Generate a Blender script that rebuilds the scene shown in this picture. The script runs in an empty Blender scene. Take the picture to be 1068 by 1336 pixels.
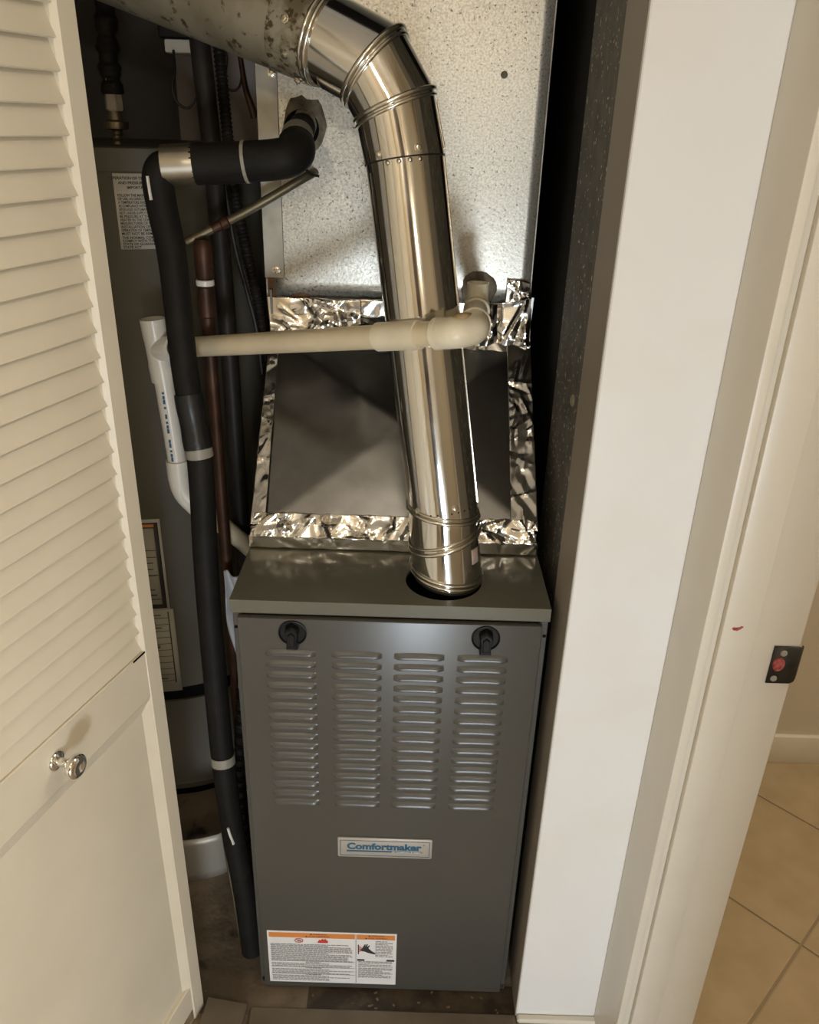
import bpy, bmesh, math, random
from mathutils import Vector, Matrix, noise
random.seed(7)
S = bpy.context.scene
COL = S.collection
PI = math.pi

# ------------------------------------------------------------------ camera
cam = bpy.data.cameras.new('camera'); cam_o = bpy.data.objects.new('camera', cam); COL.objects.link(cam_o)
pitch, roll = math.radians(25.7), math.radians(1.75)
fw = Vector((0, math.cos(pitch), -math.sin(pitch))); up0 = Vector((0, math.sin(pitch), math.cos(pitch))); r0 = Vector((1, 0, 0))
rt = math.cos(roll)*r0 + math.sin(roll)*up0
up = -math.sin(roll)*r0 + math.cos(roll)*up0
Mx = Matrix.Identity(4)
for i in range(3):
    Mx[i][0], Mx[i][1], Mx[i][2] = rt[i], up[i], -fw[i]
Mx.translation = Vector((0, 0, 1.415))
cam_o.matrix_world = Mx
cam.sensor_fit = 'VERTICAL'; cam.sensor_height = 36.0; cam.lens = 1060/1336*36.0
cam.clip_start = 0.02; cam.clip_end = 50
S.camera = cam_o

# ------------------------------------------------------------------ world, light, exposure
S.view_settings.view_transform = 'Standard'; S.view_settings.look = 'None'
S.view_settings.exposure = 0.02; S.view_settings.gamma = 1.0; S.view_settings.use_curve_mapping = False
w = bpy.data.worlds.new('world'); S.world = w; w.use_nodes = True
w.node_tree.nodes['Background'].inputs[0].default_value = (0.9, 0.85, 0.75, 1)
w.node_tree.nodes['Background'].inputs[1].default_value = 0.02

def lamp(name, kind, loc, energy, color, size=0.1, size_y=None, target=None):
    l = bpy.data.lights.new(name, kind); l.energy = energy; l.color = color
    if kind == 'POINT': l.shadow_soft_size = size
    if kind == 'AREA':
        l.size = size
        if size_y: l.shape = 'RECTANGLE'; l.size_y = size_y
    o = bpy.data.objects.new(name, l); COL.objects.link(o); o.location = loc
    if target is not None:
        o.rotation_euler = (Vector(target)-Vector(loc)).to_track_quat('-Z', 'Y').to_euler()
    return o
WARM = (1.0, 0.89, 0.72); COOL = (0.80, 0.90, 1.0)
lamp('hall_lamp', 'POINT', (-0.44, -1.0, 1.95), 10.5, WARM, 0.045)
lamp('hall_lamp', 'POINT', (0.31, -1.0, 1.62), 8.5, WARM, 0.05)
lamp('hall_ceiling_light', 'AREA', (0.0, -0.5, 2.38), 2, WARM, 0.35, target=(0, -0.5, 0))
lamp('far_window', 'AREA', (0.25, -1.45, 0.38), 32, COOL, 0.4, 0.5, target=(0.26, 1, 0.10))
lamp('tile_room_light', 'AREA', (1.3, 0.7, 2.38), 18, WARM, 0.5, target=(1.3, 0.7, 0))

# ------------------------------------------------------------------ helpers
WL = {}
def mat(name, base, rough=0.5, metal=0.0, var=None, bump=None, spec=None, rvar=None, spots=None, emit=None):
    """var=(scale,color2,detail,low,high); bump=(scale,strength,dist); spots=(scale,color,threshold,width)"""
    m = bpy.data.materials.new(name); m.use_nodes = True
    nt = m.node_tree; N = nt.nodes; L = nt.links; b = N['Principled BSDF']
    b.inputs['Base Color'].default_value = (*base, 1); b.inputs['Roughness'].default_value = rough
    b.inputs['Metallic'].default_value = metal
    if spec is not None: b.inputs['Specular IOR Level'].default_value = spec
    tc = N.new('ShaderNodeTexCoord')
    csock = None
    def nz(scale, detail=4, mapping=None):
        t = N.new('ShaderNodeTexNoise'); t.inputs['Scale'].default_value = scale; t.inputs['Detail'].default_value = detail
        if mapping:
            mp = N.new('ShaderNodeMapping'); mp.inputs['Scale'].default_value = mapping
            L.new(tc.outputs['Object'], mp.inputs[0]); L.new(mp.outputs[0], t.inputs['Vector'])
        else: L.new(tc.outputs['Object'], t.inputs['Vector'])
        return t
    def ramp(src, lo, hi):
        r = N.new('ShaderNodeMapRange'); r.inputs[1].default_value = lo; r.inputs[2].default_value = hi
        L.new(src, r.inputs[0]); return r.outputs[0]
    def mix(fac, a, bcol):
        x = N.new('ShaderNodeMix'); x.data_type = 'RGBA'; L.new(fac, x.inputs[0])
        if isinstance(a, tuple): x.inputs[6].default_value = (*a, 1)
        else: L.new(a, x.inputs[6])
        x.inputs[7].default_value = (*bcol, 1); return x.outputs[2]
    if var:
        t = nz(var[0], var[2] if len(var) > 2 else 4, var[5] if len(var) > 5 else None)
        f = ramp(t.outputs[0], var[3] if len(var) > 3 else 0.35, var[4] if len(var) > 4 else 0.65)
        csock = mix(f, base, var[1])
    for sp in (spots or []):
        t = nz(sp[0], 3); f = ramp(t.outputs[0], sp[2], sp[2]+sp[3])
        csock = mix(f, csock if csock else base, sp[1])
    if csock: L.new(csock, b.inputs['Base Color'])
    if rvar:
        t = nz(rvar[0], 3); r = N.new('ShaderNodeMapRange'); r.inputs[1].default_value = .3; r.inputs[2].default_value = .7
        r.inputs[3].default_value = rvar[1]; r.inputs[4].default_value = rvar[2]
        L.new(t.outputs[0], r.inputs[0]); L.new(r.outputs[0], b.inputs['Roughness'])
    if bump:
        t = nz(bump[0], 4, bump[3] if len(bump) > 3 else None); bp = N.new('ShaderNodeBump')
        bp.inputs['Strength'].default_value = bump[1]; bp.inputs['Distance'].default_value = bump[2]
        L.new(t.outputs[0], bp.inputs['Height']); L.new(bp.outputs[0], b.inputs['Normal'])
    return m

def mk(name, verts, faces, m, parent=None, smooth=False, origin=None):
    vs = [Vector(v) for v in verts]
    if parent is not None: off = WL[parent.name]
    elif origin is not None: off = Vector(origin)
    else:
        lo = [min(v[i] for v in vs) for i in range(3)]; hi = [max(v[i] for v in vs) for i in range(3)]
        off = Vector(((lo[0]+hi[0])/2, (lo[1]+hi[1])/2, lo[2]))
    me = bpy.data.meshes.new(name); me.from_pydata([v-off for v in vs], [], faces); me.update()
    bm = bmesh.new(); bm.from_mesh(me); bmesh.ops.recalc_face_normals(bm, faces=bm.faces); bm.to_mesh(me); bm.free()
    if smooth:
        for p in me.polygons: p.use_smooth = True
        me.set_sharp_from_angle(angle=math.radians(38 if smooth is True else 55 if smooth == 'all' else smooth))
    me.materials.append(m)
    o = bpy.data.objects.new(name, me); COL.objects.link(o)
    if parent is not None: o.parent = parent
    else: o.location = off
    WL[o.name] = off
    return o
def root(name, loc, label, cat, group=None):
    o = bpy.data.objects.new(name, None); COL.objects.link(o); o.location = loc; o.empty_display_size = .05
    WL[o.name] = Vector(loc); return tag(o, label, cat, group)
def tag(o, label, cat, group=None):
    o['label'] = label; o['category'] = cat
    if group: o['group'] = group
    return o
def struct(o, label=None):
    o['kind'] = 'structure'
    if label: o['label'] = label
    return o
def lab(o, t): o['label'] = t; return o
class G:
    def __init__(s): s.v = []; s.f = []
    def add(s, v, f):
        n = len(s.v); s.v += [Vector(x) for x in v]; s.f += [[i+n for i in q] for q in f]; return s
    def mk(s, name, m, parent=None, smooth=False, origin=None): return mk(name, s.v, s.f, m, parent, smooth, origin)
def boxg(lo, hi, bev=0.0, seg=1):
    bm = bmesh.new(); bmesh.ops.create_cube(bm, size=1)
    lo, hi = Vector(lo), Vector(hi); c = (lo+hi)/2; d = hi-lo
    for v in bm.verts: v.co = Vector((c[i]+v.co[i]*d[i] for i in range(3)))
    if bev: bmesh.ops.bevel(bm, geom=list(bm.edges), offset=bev, segments=seg, affect='EDGES', profile=.5)
    bm.verts.index_update(); r = ([v.co.copy() for v in bm.verts], [[v.index for v in f.verts] for f in bm.faces]); bm.free(); return r
def box(name, lo, hi, m, parent=None, bev=0.0, seg=1):
    v, f = boxg(lo, hi, bev, seg); return mk(name, v, f, m, parent, 30 if bev else False)
def frame_of(a):
    a = Vector(a).normalized(); h = Vector((0, 0, 1)) if abs(a.z) < .9 else Vector((0, 1, 0))
    u = h.cross(a).normalized(); return u, a.cross(u).normalized(), a
def lathe(c, axis, prof, seg=28, cap=True):
    """prof: list of (t along axis, radius)"""
    u, v, a = frame_of(axis); c = Vector(c); V = []; F = []
    for t, r in prof:
        for i in range(seg):
            an = 2*PI*i/seg; V.append(c+a*t+(u*math.cos(an)+v*math.sin(an))*r)
    n = len(prof)
    for k in range(n-1):
        for i in range(seg):
            j = (i+1) % seg; F.append([k*seg+i, k*seg+j, (k+1)*seg+j, (k+1)*seg+i])
    if cap:
        F.append([i for i in range(seg)][::-1]); F.append([(n-1)*seg+i for i in range(seg)])
    return V, F
def catmull(P, n=8):
    P = [Vector(p) for p in P]; out = []
    Q = [2*P[0]-P[1]]+P+[2*P[-1]-P[-2]]
    for i in range(1, len(Q)-2):
        for k in range(n):
            t = k/n; a, b, c, d = Q[i-1], Q[i], Q[i+1], Q[i+2]
            out.append(.5*((2*b)+(c-a)*t+(2*a-5*b+4*c-d)*t*t+(3*b-a-3*c+d)*t**3))
    out.append(P[-1]); return out
def tube(P, r, seg=16, n=8, smooth=True, cap=True, closed=False):
    P = catmull(P, n) if smooth else [Vector(p) for p in P]
    V = []; F = []; N = len(P); u = None
    for i, p in enumerate(P):
        if closed: t = (P[(i+1) % N]-P[i-1]).normalized()
        else: t = (P[min(i+1, N-1)]-P[max(i-1, 0)]).normalized()
        if u is None: u, _, _ = frame_of(t)
        u = (u-t*u.dot(t)).normalized(); v = t.cross(u)
        rr = r(i/(N-1)) if callable(r) else r
        for k in range(seg):
            an = 2*PI*k/seg; V.append(p+(u*math.cos(an)+v*math.sin(an))*rr)
    for i in range(N if closed else N-1):
        for k in range(seg):
            j = (k+1) % seg; i2 = (i+1) % N; F.append([i*seg+k, i*seg+j, i2*seg+j, i2*seg+k])
    if cap and not closed:
        F.append([k for k in range(seg)][::-1]); F.append([(N-1)*seg+k for k in range(seg)])
    return V, F
def mitre_ring(c, axis, nrm, r, seg=48):
    u, v, a = frame_of(axis); nrm = Vector(nrm); c = Vector(c); out = []
    for i in range(seg):
        an = 2*PI*i/seg; p = (u*math.cos(an)+v*math.sin(an))*r
        out.append(c+p-a*(p.dot(nrm)/a.dot(nrm)))
    return out
def gore(c0, n0, c1, n1, r0, r1=None, seg=48):
    ax = Vector(c1)-Vector(c0); A = mitre_ring(c0, ax, n0, r0, seg); B = mitre_ring(c1, ax, n1, r1 or r0, seg)
    return A+B, [[i, (i+1) % seg, seg+(i+1) % seg, seg+i] for i in range(seg)]
def bead(c, axis, nrm, r, w=.0026):
    return tube(mitre_ring(c, axis, nrm, r, 48), w, 8, smooth=False, closed=True)
def screwg(p, d, r=.0042):
    d = Vector(d).normalized()
    return lathe(Vector(p)-d*.001, d, [(0, r*1.45), (.0016, r*1.4), (.0018, r), (.0048, r*.95), (.0052, r*.6)], 8)
def grid(fn, nu, nv):
    V = [fn(i/nu, j/nv) for j in range(nv+1) for i in range(nu+1)]
    F = [[j*(nu+1)+i, j*(nu+1)+i+1, (j+1)*(nu+1)+i+1, (j+1)*(nu+1)+i] for j in range(nv) for i in range(nu)]
    return V, F
def thicken(o, t, off=-1):
    md = o.modifiers.new('thick', 'SOLIDIFY'); md.thickness = t; md.offset = off; return o
def crinkle(p, s, amp):
    q = p+Vector((noise.noise(p*s*.7), noise.noise(p*s*.7+Vector((5, 5, 5))), noise.noise(p*s*.7+Vector((9, 2, 7)))))*.010
    a = 1-abs(noise.noise(q*s)); b = 1-abs(noise.noise(q*s*2.1+Vector((7, 3, 1)))); c = noise.noise(p*s*.45+Vector((1, 9, 4)))
    gate = min(1, max(.12, .5+1.6*noise.noise(p*s*.35+Vector((3, 3, 8)))))
    return amp*(gate*(.75*max(0, a-.72)/.28+.40*max(0, b-.75)/.25)+.7*c)
def foil(name, corners, nrm, parent, nu, nv, s=28, amp=.006, rag=.003, m=None, off=.0025):
    """a wrinkled tape strip between four corners (bl, br, tr, tl)"""
    bl, br, trr_, tl = [Vector(c) for c in corners]; nrm = Vector(nrm).normalized()
    rnd = random.Random(int(abs(bl.x*1e4)+abs(tl.z*1e4))); Lu = (br-bl).length; Lv = (tl-bl).length
    cre = []
    for k in range(int(Lu*Lv*s*130)+5):          # straight fold lines of limited length
        cx_, cy_, an = rnd.uniform(0, Lu), rnd.uniform(0, Lv), rnd.uniform(0, PI)
        cre.append((cx_, cy_, math.cos(an), math.sin(an), rnd.uniform(.004, .012), rnd.uniform(.012, .050), rnd.uniform(.25, 1)*rnd.choice((1, 1, -1))))
    def fn(u, v):
        p = (bl*(1-u)+br*u)*(1-v)+(tl*(1-u)+trr_*u)*v
        e = rag*noise.noise(p*60)
        p = p+(tl-bl).normalized()*e*(1 if v > .5 else -1)*(1 if v in (0.0, 1.0) else 0)
        x, y = u*Lu, v*Lv; h = 0
        for cx_, cy_, ca, sa, w_, l_, a_ in cre:
            dx, dy = x-cx_, y-cy_
            if abs(dx) > .05: continue
            t = abs(dx*ca+dy*sa); d = abs(-dx*sa+dy*ca)
            if d < w_ and t < l_: h += a_*(1-d/w_)*min(1, (l_-t)/(l_*.5))
        return p+nrm*(off+amp*(.42*h+.35*noise.noise(p*14)))
    V, F = grid(fn, nu, nv); o = mk(name, V, F, m or M['foil'], parent, smooth=14); return thicken(o, .0006)
def text_mesh(txt, size, bold=0.0):
    cu = bpy.data.curves.new('txt', 'FONT'); cu.body = txt; cu.size = size; cu.align_x = 'CENTER'; cu.align_y = 'CENTER'; cu.offset = bold
    cu.resolution_u = 3
    o = bpy.data.objects.new('txt', cu); COL.objects.link(o)
    dg = bpy.context.evaluated_depsgraph_get(); me = bpy.data.meshes.new_from_object(o.evaluated_get(dg))
    V = [v.co.copy() for v in me.vertices]; F = [list(p.vertices) for p in me.polygons]
    bpy.data.objects.remove(o); bpy.data.curves.remove(cu); bpy.data.meshes.remove(me)
    return V, F
def place_text(txt, size, c, parent, m, name, sx=1.0, width=None, bold=0.0, g=None, depth=None):
    """text facing -Y centred on c"""
    V, F = text_mesh(txt, size, bold)
    if width:
        ww = max(v.x for v in V)-min(v.x for v in V); sx = width/ww
    c = Vector(c); P = [c+Vector((v.x*sx, 0, v.y)) for v in V]
    if g is not None: g.add(P, F); return None
    return mk(name, P, F, m, parent)

# ------------------------------------------------------------------ materials
M = {}
M['door'] = mat('door_paint', (.74, .67, .535), .42, var=(9, (.70, .63, .495), 3), bump=(60, .06, .002))
M['white'] = mat('white_paint', (.80, .785, .76), .45, var=(5, (.77, .74, .68), 3, .5, .75), bump=(45, .05, .002))
M['trim'] = mat('trim_paint', (.70, .645, .54), .35, var=(10, (.66, .605, .50), 3, .5, .8), bump=(50, .06, .002))
M['reflection_brown'] = mat('reflection_brown', (.05, .032, .02), .4)
M['wall'] = mat('wall_paint', (.60, .53, .42), .7)
M['ceil'] = mat('ceiling_paint', (.60, .57, .52), .9)
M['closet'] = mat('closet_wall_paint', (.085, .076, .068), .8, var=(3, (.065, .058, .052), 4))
M['dark'] = mat('side_wall_shade', (.012, .010, .008), .8, spec=.2, var=(20, (.008, .007, .006), 5))  # near-black stands for shade on the closet side wall, put into the colour
M['speck'] = mat('speckled_board', (.15, .142, .122), .6, var=(30, (.10, .094, .08), 6), spots=[(120, (.70, .66, .58), .645, .03)], bump=(90, .4, .004))
M['return'] = mat('return_shade', (.30, .265, .22), .5)  # darker than the white wall: the return's shade is put into its colour
M['sub'] = mat('subfloor', (.25, .195, .135), .7, var=(7, (.12, .092, .063), 8, .4, .62), spots=[(55, (.32, .27, .2), .70, .05), (16, (.03, .024, .018), .60, .12)], bump=(60, .5, .005))
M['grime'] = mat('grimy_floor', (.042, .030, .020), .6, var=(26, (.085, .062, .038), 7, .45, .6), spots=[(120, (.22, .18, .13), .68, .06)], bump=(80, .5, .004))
M['thresh'] = mat('threshold_wood', (.17, .135, .095), .5, var=(12, (.12, .095, .065), 6))
M['hall'] = mat('hall_floor', (.33, .26, .17), .45, var=(4, (.25, .19, .12), 6))
M['tile'] = mat('ceramic_tile', (.43, .325, .195), .32, var=(14, (.38, .28, .16), 6), bump=(20, .08, .003))
M['grout'] = mat('grout', (.29, .215, .13), .9)
M['grey'] = mat('grey_enamel', (.080, .075, .064), .30, var=(3, (.076, .071, .060), 2), spec=.5)
M['greytop'] = mat('grey_enamel_reflect', (.15, .146, .115), .16, spec=.55)  # paler copy of the casing enamel, plenum reflection put into the colour
M['black'] = mat('black_plastic', (.009, .0085, .008), .4, spec=.25)
M['rubber'] = mat('black_foam_insulation', (.0105, .0092, .0078), .6, spec=.16, var=(30, (.015, .0132, .0112), 5), bump=(130, .25, .002))
M['tape'] = mat('black_tape', (.012, .012, .012), .35, bump=(60, .4, .003))
M['iron'] = mat('black_iron', (.011, .009, .0075), .5, spec=.22, var=(18, (.02, .016, .013), 4))
M['flue'] = mat('new_galvanized', (.72, .71, .675), .10, 1.0, rvar=(14, .06, .14), bump=(5, .05, .006))
M['bead'] = mat('galvanized_bead', (.70, .67, .60), .2, 1.0)
M['galv'] = mat('old_galvanized', (.62, .60, .53), .35, .72, var=(330, (.44, .42, .37), 5, .40, .62), spots=[(250, (.15, .14, .115), .625, .07), (3.2, (.50, .47, .40), .52, .22)], bump=(160, .12, .002))
M['galvseam'] = mat('galvanized_flange', (.42, .40, .34), .42, .75, var=(18, (.30, .28, .23), 6))
M['rustduct'] = mat('weathered_duct', (.40, .37, .29), .45, .7, var=(16, (.29, .26, .19), 7, .4, .62), spots=[(70, (.12, .085, .04), .60, .08)], bump=(70, .2, .003))
M['rustend'] = mat('rusty_duct_end', (.38, .35, .27), .5, .6, var=(45, (.20, .17, .10), 7, .42, .6), spots=[(110, (.085, .06, .03), .54, .08)], bump=(90, .25, .003))
M['sheet'] = mat('bright_sheet', (.27, .266, .258), .25, 1.0, var=(60, (.30, .296, .287), 6))
M['foil'] = mat('foil_tape', (.86, .84, .79), .15, 1.0, bump=(45, .06, .003))
M['pvc'] = mat('white_pvc', (.74, .70, .62), .28)
M['cream'] = mat('aged_pvc', (.72, .62, .43), .35, var=(14, (.63, .53, .36), 4))
M['creamfit'] = mat('aged_fitting', (.80, .73, .57), .32, var=(18, (.72, .64, .47), 4))
M['stain'] = mat('cement_stain', (.30, .20, .08), .5, var=(60, (.42, .32, .17), 4))
M['sealant'] = mat('old_sealant', (.20, .165, .11), .6, .2, var=(50, (.08, .06, .035), 5), bump=(70, .6, .005))
M['rust'] = mat('rust', (.10, .052, .022), .8, var=(60, (.18, .10, .045), 5))
M['copper'] = mat('tarnished_copper', (.085, .038, .02), .5, .6, var=(25, (.045, .021, .012), 5))
M['brass'] = mat('dull_tube', (.22, .19, .12), .42, .75, var=(25, (.15, .12, .08), 5))
M['steelband'] = mat('metal_tape', (.62, .57, .47), .32, 1.0, bump=(30, .15, .003))
M['band'] = mat('grey_band', (.30, .275, .22), .5)
M['tank'] = mat('tank_enamel', (.088, .078, .056), .5, spec=.3, var=(2, (.135, .128, .105), 2))
M['paper'] = mat('paper_label', (.60, .57, .50), .6)
M['paperdim'] = mat('aged_label', (.42, .39, .31), .6)
M['labelw'] = mat('label_white', (.78, .76, .73), .35)
M['ink'] = mat('ink', (.035, .033, .032), .6)
M['inkgrey'] = mat('grey_ink', (.20, .19, .185), .6)
M['orange'] = mat('label_orange', (.66, .235, .06), .45)
M['red'] = mat('label_red', (.55, .05, .035), .45)
M['pink'] = mat('label_pink', (.62, .30, .25), .5)
M['plate'] = mat('nameplate_silver', (.46, .42, .36), .42, .25)
M['blue'] = mat('nameplate_blue', (.018, .105, .19), .45)
M['chrome'] = mat('chrome', (.85, .83, .78), .08, 1.0)
M['strike'] = mat('strike_bronze', (.035, .032, .026), .42, .5, bump=(40, .2, .003))
M['redpaint'] = mat('red_paint', (.26, .02, .02), .5, var=(200, (.45, .12, .1), 3))
M['wood'] = mat('bare_wood', (.30, .215, .12), .7, var=(90, (.18, .12, .07), 4))
M['wire'] = mat('wire', (.02, .018, .015), .5)
M['brown'] = mat('brown_grime', (.06, .04, .022), .8)
M['nut'] = mat('fitting_nut', (.38, .34, .26), .5, var=(50, (.3, .26, .2), 4))
M['blacklip'] = mat('hole_black', (.005, .005, .005), .8, spec=.05)
M['pinkstick'] = mat('sticker', (.50, .37, .31), .5)

# ------------------------------------------------------------------ setting
# closet: X -0.95..0.222, Y 0.906..1.85 ; hall: X -0.95..0.362, Y -1.6..0.906 ; tiled room: X 0.467..2.1, Y -0.6..1.578
floor = struct(box('floor', (-1.0, -1.62, -.06), (.467, .895, 0.0), M['hall']), 'hallway floor in front of the closet')
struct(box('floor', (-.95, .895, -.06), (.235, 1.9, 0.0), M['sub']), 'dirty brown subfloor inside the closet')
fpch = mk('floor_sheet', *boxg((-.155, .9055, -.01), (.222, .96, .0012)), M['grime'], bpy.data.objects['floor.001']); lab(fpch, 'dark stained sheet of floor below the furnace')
tf = struct(box('floor', (.467, -.6, -.06), (2.1, 1.6, -.003), M['grout']), 'tan ceramic tile floor of the room at right')
struct(box('ceiling', (-1.0, -1.62, 2.4), (2.1, 1.9, 2.45), M['ceil']))
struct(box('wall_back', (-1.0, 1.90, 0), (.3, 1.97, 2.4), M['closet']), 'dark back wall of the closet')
struct(box('wall_left', (-1.05, -1.62, 0), (-.96, 1.9, 2.4), M['wall']))
struct(box('wall_behind', (-1.0, -1.70, 0), (2.1, -1.62, 2.4), M['wall']))
struct(box('wall_right', (.2235, 1.006, 0), (.30, 1.90, 2.4), M['dark']), 'closet side wall coloured dark for the shade beside the ductwork')
# speckled strip lining the closet side wall
sp = struct(box('trim_1', (.2215, 1.006, .0), (.2245, 1.235, 2.4), M['speck']), 'dark speckled board lining the closet side behind the white wall')
mk('plaster_blob', *lathe((.2216, 1.082, 1.073), (-1, 0, 0), [(-.001, .009), (.002, .0085), (.004, .005)], 10), M['nut'], sp, True)
# white return wall between closet and doorway
wf = struct(box('wall_front', (.214, .906, 0), (.460, 1.006, 2.4), M['white'], bev=.0015), 'white painted wall between the furnace closet and the doorway')
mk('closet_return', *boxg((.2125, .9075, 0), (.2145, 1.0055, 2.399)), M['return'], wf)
wh_ = struct(box('wall_header', (-.95, .906, 2.06), (.214, 1.006, 2.4), M['white']))
box('header_reflect_lining', (-.95, 1.006, 2.04), (.2235, 1.012, 2.4), M['closet'], wh_)  # unseen dark facing, added so the sheet metal reflects a dark header
struct(box('ceiling', (-.96, 1.012, 2.38), (.2235, 1.9, 2.4), M['closet']), 'closet ceiling layer, added dark for the sheet metal to reflect')  # unseen dark layer, added to darken the reflection in the sloped sheet
d2 = struct(box('reflection_slab', (-.42, -1.62, 0), (.12, -1.60, 2.03), M['reflection_brown'], bev=.003), 'added dark brown slab at the hallway end, reflected in the flue')  # unseen door shape, added to put a dark streak in the flue's reflection
box('slab_panel', (-.36, -1.602, 1.15), (.06, -1.594, 1.9), M['reflection_brown'], d2, .004)
box('slab_panel', (-.36, -1.602, .15), (.06, -1.594, .95), M['reflection_brown'], d2, .004)
struct(box('wall_left_front', (-.96, .906, 0), (-.80, 1.006, 2.4), M['white']))
# base moulding under the white wall
struct(box('baseboard_right', (.2145, .893, 0), (.362, .9065, .010), M['trim'], bev=.003), 'thin white shoe moulding along the foot of the white wall')
# wall with the doorway to the tiled room
struct(box('wall_right_near', (.362, -1.62, 0), (.46, .02, 2.4), M['wall']))
struct(box('wall_right_corner', (.362, .83, 0), (.46, .906, 2.4), M['wall']))
struct(box('wall_right_header', (.362, .02, 2.07), (.46, .83, 2.4), M['wall']))
struct(box('wall_tile_room', (.46, 1.578, 0), (2.1, 1.66, 2.4), M['wall']), 'beige wall of the tiled room beyond the doorway')
struct(box('wall_tile_room_side', (.455, .83, 0), (.466, 1.6, 2.4), M['wall']))
struct(box('wall_tile_room_right', (2.1, -.62, 0), (2.16, 1.66, 2.4), M['wall']))
struct(box('wall_tile_room_near', (.46, -.68, 0), (2.1, -.6, 2.4), M['wall']))
v, f = boxg((.467, 1.565, -.002), (2.1, 1.579, .082), .004, 2)
struct(mk('baseboard_tile_room', v, f, M['trim'], smooth=30), 'white baseboard along the tiled room wall')
# casing and jamb of the doorway
cs = struct(box('trim_2', (.350, .806, 0), (.3625, .9055, 2.1), M['trim'], bev=.002, seg=2), 'flat white door casing in the corner beside the white wall')
jb = struct(box('trim_3', (.357, .8125, 0), (.4725, .832, 2.07), M['trim'], bev=.0015), 'white door jamb with stop and dark strike plate')
box('door_stop', (.3705, .802, 0), (.4105, .813, 2.06), M['trim'], jb, .002, 2)
# strike plate with its bent lip
sk = root('strike_plate', (.459, .812, .808), 'dark bronze strike plate with red paint in its hole on the white door jamb', 'strike plate')
g = G()
prof = [(.441, .8118), (.462, .8118), (.470, .8118), (.4745, .8128), (.477, .8155), (.478, .819)]
hz0, hz1 = .808, .8615
V = []; F = []
for x, y in prof:
    k = (x-.441)/(.478-.441); ins = .006*max(0, (k-.75)/.25)**2
    V += [(x, y, hz0+ins), (x, y, hz1-ins*.5)]
for i in range(len(prof)-1): F.append([2*i, 2*i+2, 2*i+3, 2*i+1])
o = mk('plate', V, F, M['strike'], sk, 'all'); thicken(o, .0016, 1)
V, F = lathe((.4505, .8085, .8365), (0, 1, 0), [(0, .0095), (.0016, .0098)], 20)
mk('latch_hole', [(.4505+(x.x-.4505)*.75, x.y, x.z) for x in V], F, M['redpaint'], sk)
for z, x in ((.8525, .4535), (.8155, .4490)):
    mk('screw', *lathe((x, .8098, z), (0, -1, 0), [(0, .0042), (.0012, .0038), (.0016, .002)], 14), M['band'], sk, True)
# red paint smear on the jamb stop
g = G()
for (x, z, rx, rz) in ((.3835, .8905, .0026, .002), (.3865, .8892, .0024, .0012), (.3890, .8912, .0028, .0016), (.3918, .8930, .0016, .0015), (.3862, .8912, .0012, .001)):
    V = [(x+rx*math.cos(a)*(1+.3*math.sin(3*a)), .8012, z+rz*math.sin(a)) for a in [2*PI*i/10 for i in range(10)]]
    V2 = [(a, .8021, c) for a, b, c in V]
    g.add(V+V2, [list(range(10))]+[[i, (i+1) % 10, 10+(i+1) % 10, 10+i] for i in range(10)])
lab(g.mk('paint_smear', M['redpaint'], jb), 'small red paint smear')
# ceramic tiles laid diagonally
def clip(poly, ax, lim, keep):
    out = []
    for i in range(len(poly)):
        a, b = poly[i], poly[(i+1) % len(poly)]
        ia = (a[ax] >= lim) == keep; ib = (b[ax] >= lim) == keep
        if ia: out.append(a)
        if ia != ib:
            t = (lim-a[ax])/(b[ax]-a[ax]); out.append((a[0]+t*(b[0]-a[0]), a[1]+t*(b[1]-a[1])))
    return out
P = .453; gap = .007
for i in range(-1, 9):
    for j in range(-8, 6):
        s0, s1 = 1.846+P*(i-3)+gap/2, 1.846+P*(i-2)-gap/2     # s = x+y
        d0, d1 = -.281+P*j+gap/2, -.281+P*(j+1)-gap/2         # d = x-y
        poly = [((s+d)/2, (s-d)/2) for s, d in ((s0, d0), (s1, d0), (s1, d1), (s0, d1))]
        for ax, lim, kp in ((0, .468, True), (0, 1.75, False), (1, .05, True), (1, 1.572, False)):
            if len(poly) > 2: poly = clip(poly, ax, lim, kp)
        if len(poly) < 3: continue
        c = (sum(p[0] for p in poly)/len(poly), sum(p[1] for p in poly)/len(poly)); n = len(poly)
        if abs(sum(poly[k][0]*poly[(k+1) % n][1]-poly[(k+1) % n][0]*poly[k][1] for k in range(n)))/2 < 2e-4: continue
        V = [(x, y, -.004) for x, y in poly]+[(x, y, -.001) for x, y in poly]+[(x+(c[0]-x)*.02, y+(c[1]-y)*.02, 0.0) for x, y in poly]
        F = [[q*n+k, q*n+(k+1) % n, (q+1)*n+(k+1) % n, (q+1)*n+k] for q in (0, 1) for k in range(n)]+[[2*n+k for k in range(n)]]
        mk('tile', V, F, M['tile'], tf)
# threshold at the closet opening
th = struct(box('trim_4', (-.252, .80, 0), (.2120, .905, .010), M['thresh'], bev=.003), 'worn wooden threshold strip at the closet opening')
V = [(-.335, .84, 0), (-.262, .84, 0), (-.258, .905, 0), (-.328, .915, 0)]; V = V+[(x, y, .014) for x, y, z in V]
struct(mk('trim_5', V, [[0, 1, 2, 3], [4, 5, 6, 7], [0, 1, 5, 4], [1, 2, 6, 5], [2, 3, 7, 6], [3, 0, 4, 7]], M['thresh']), 'short loose threshold piece beside the louvered door')
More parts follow.
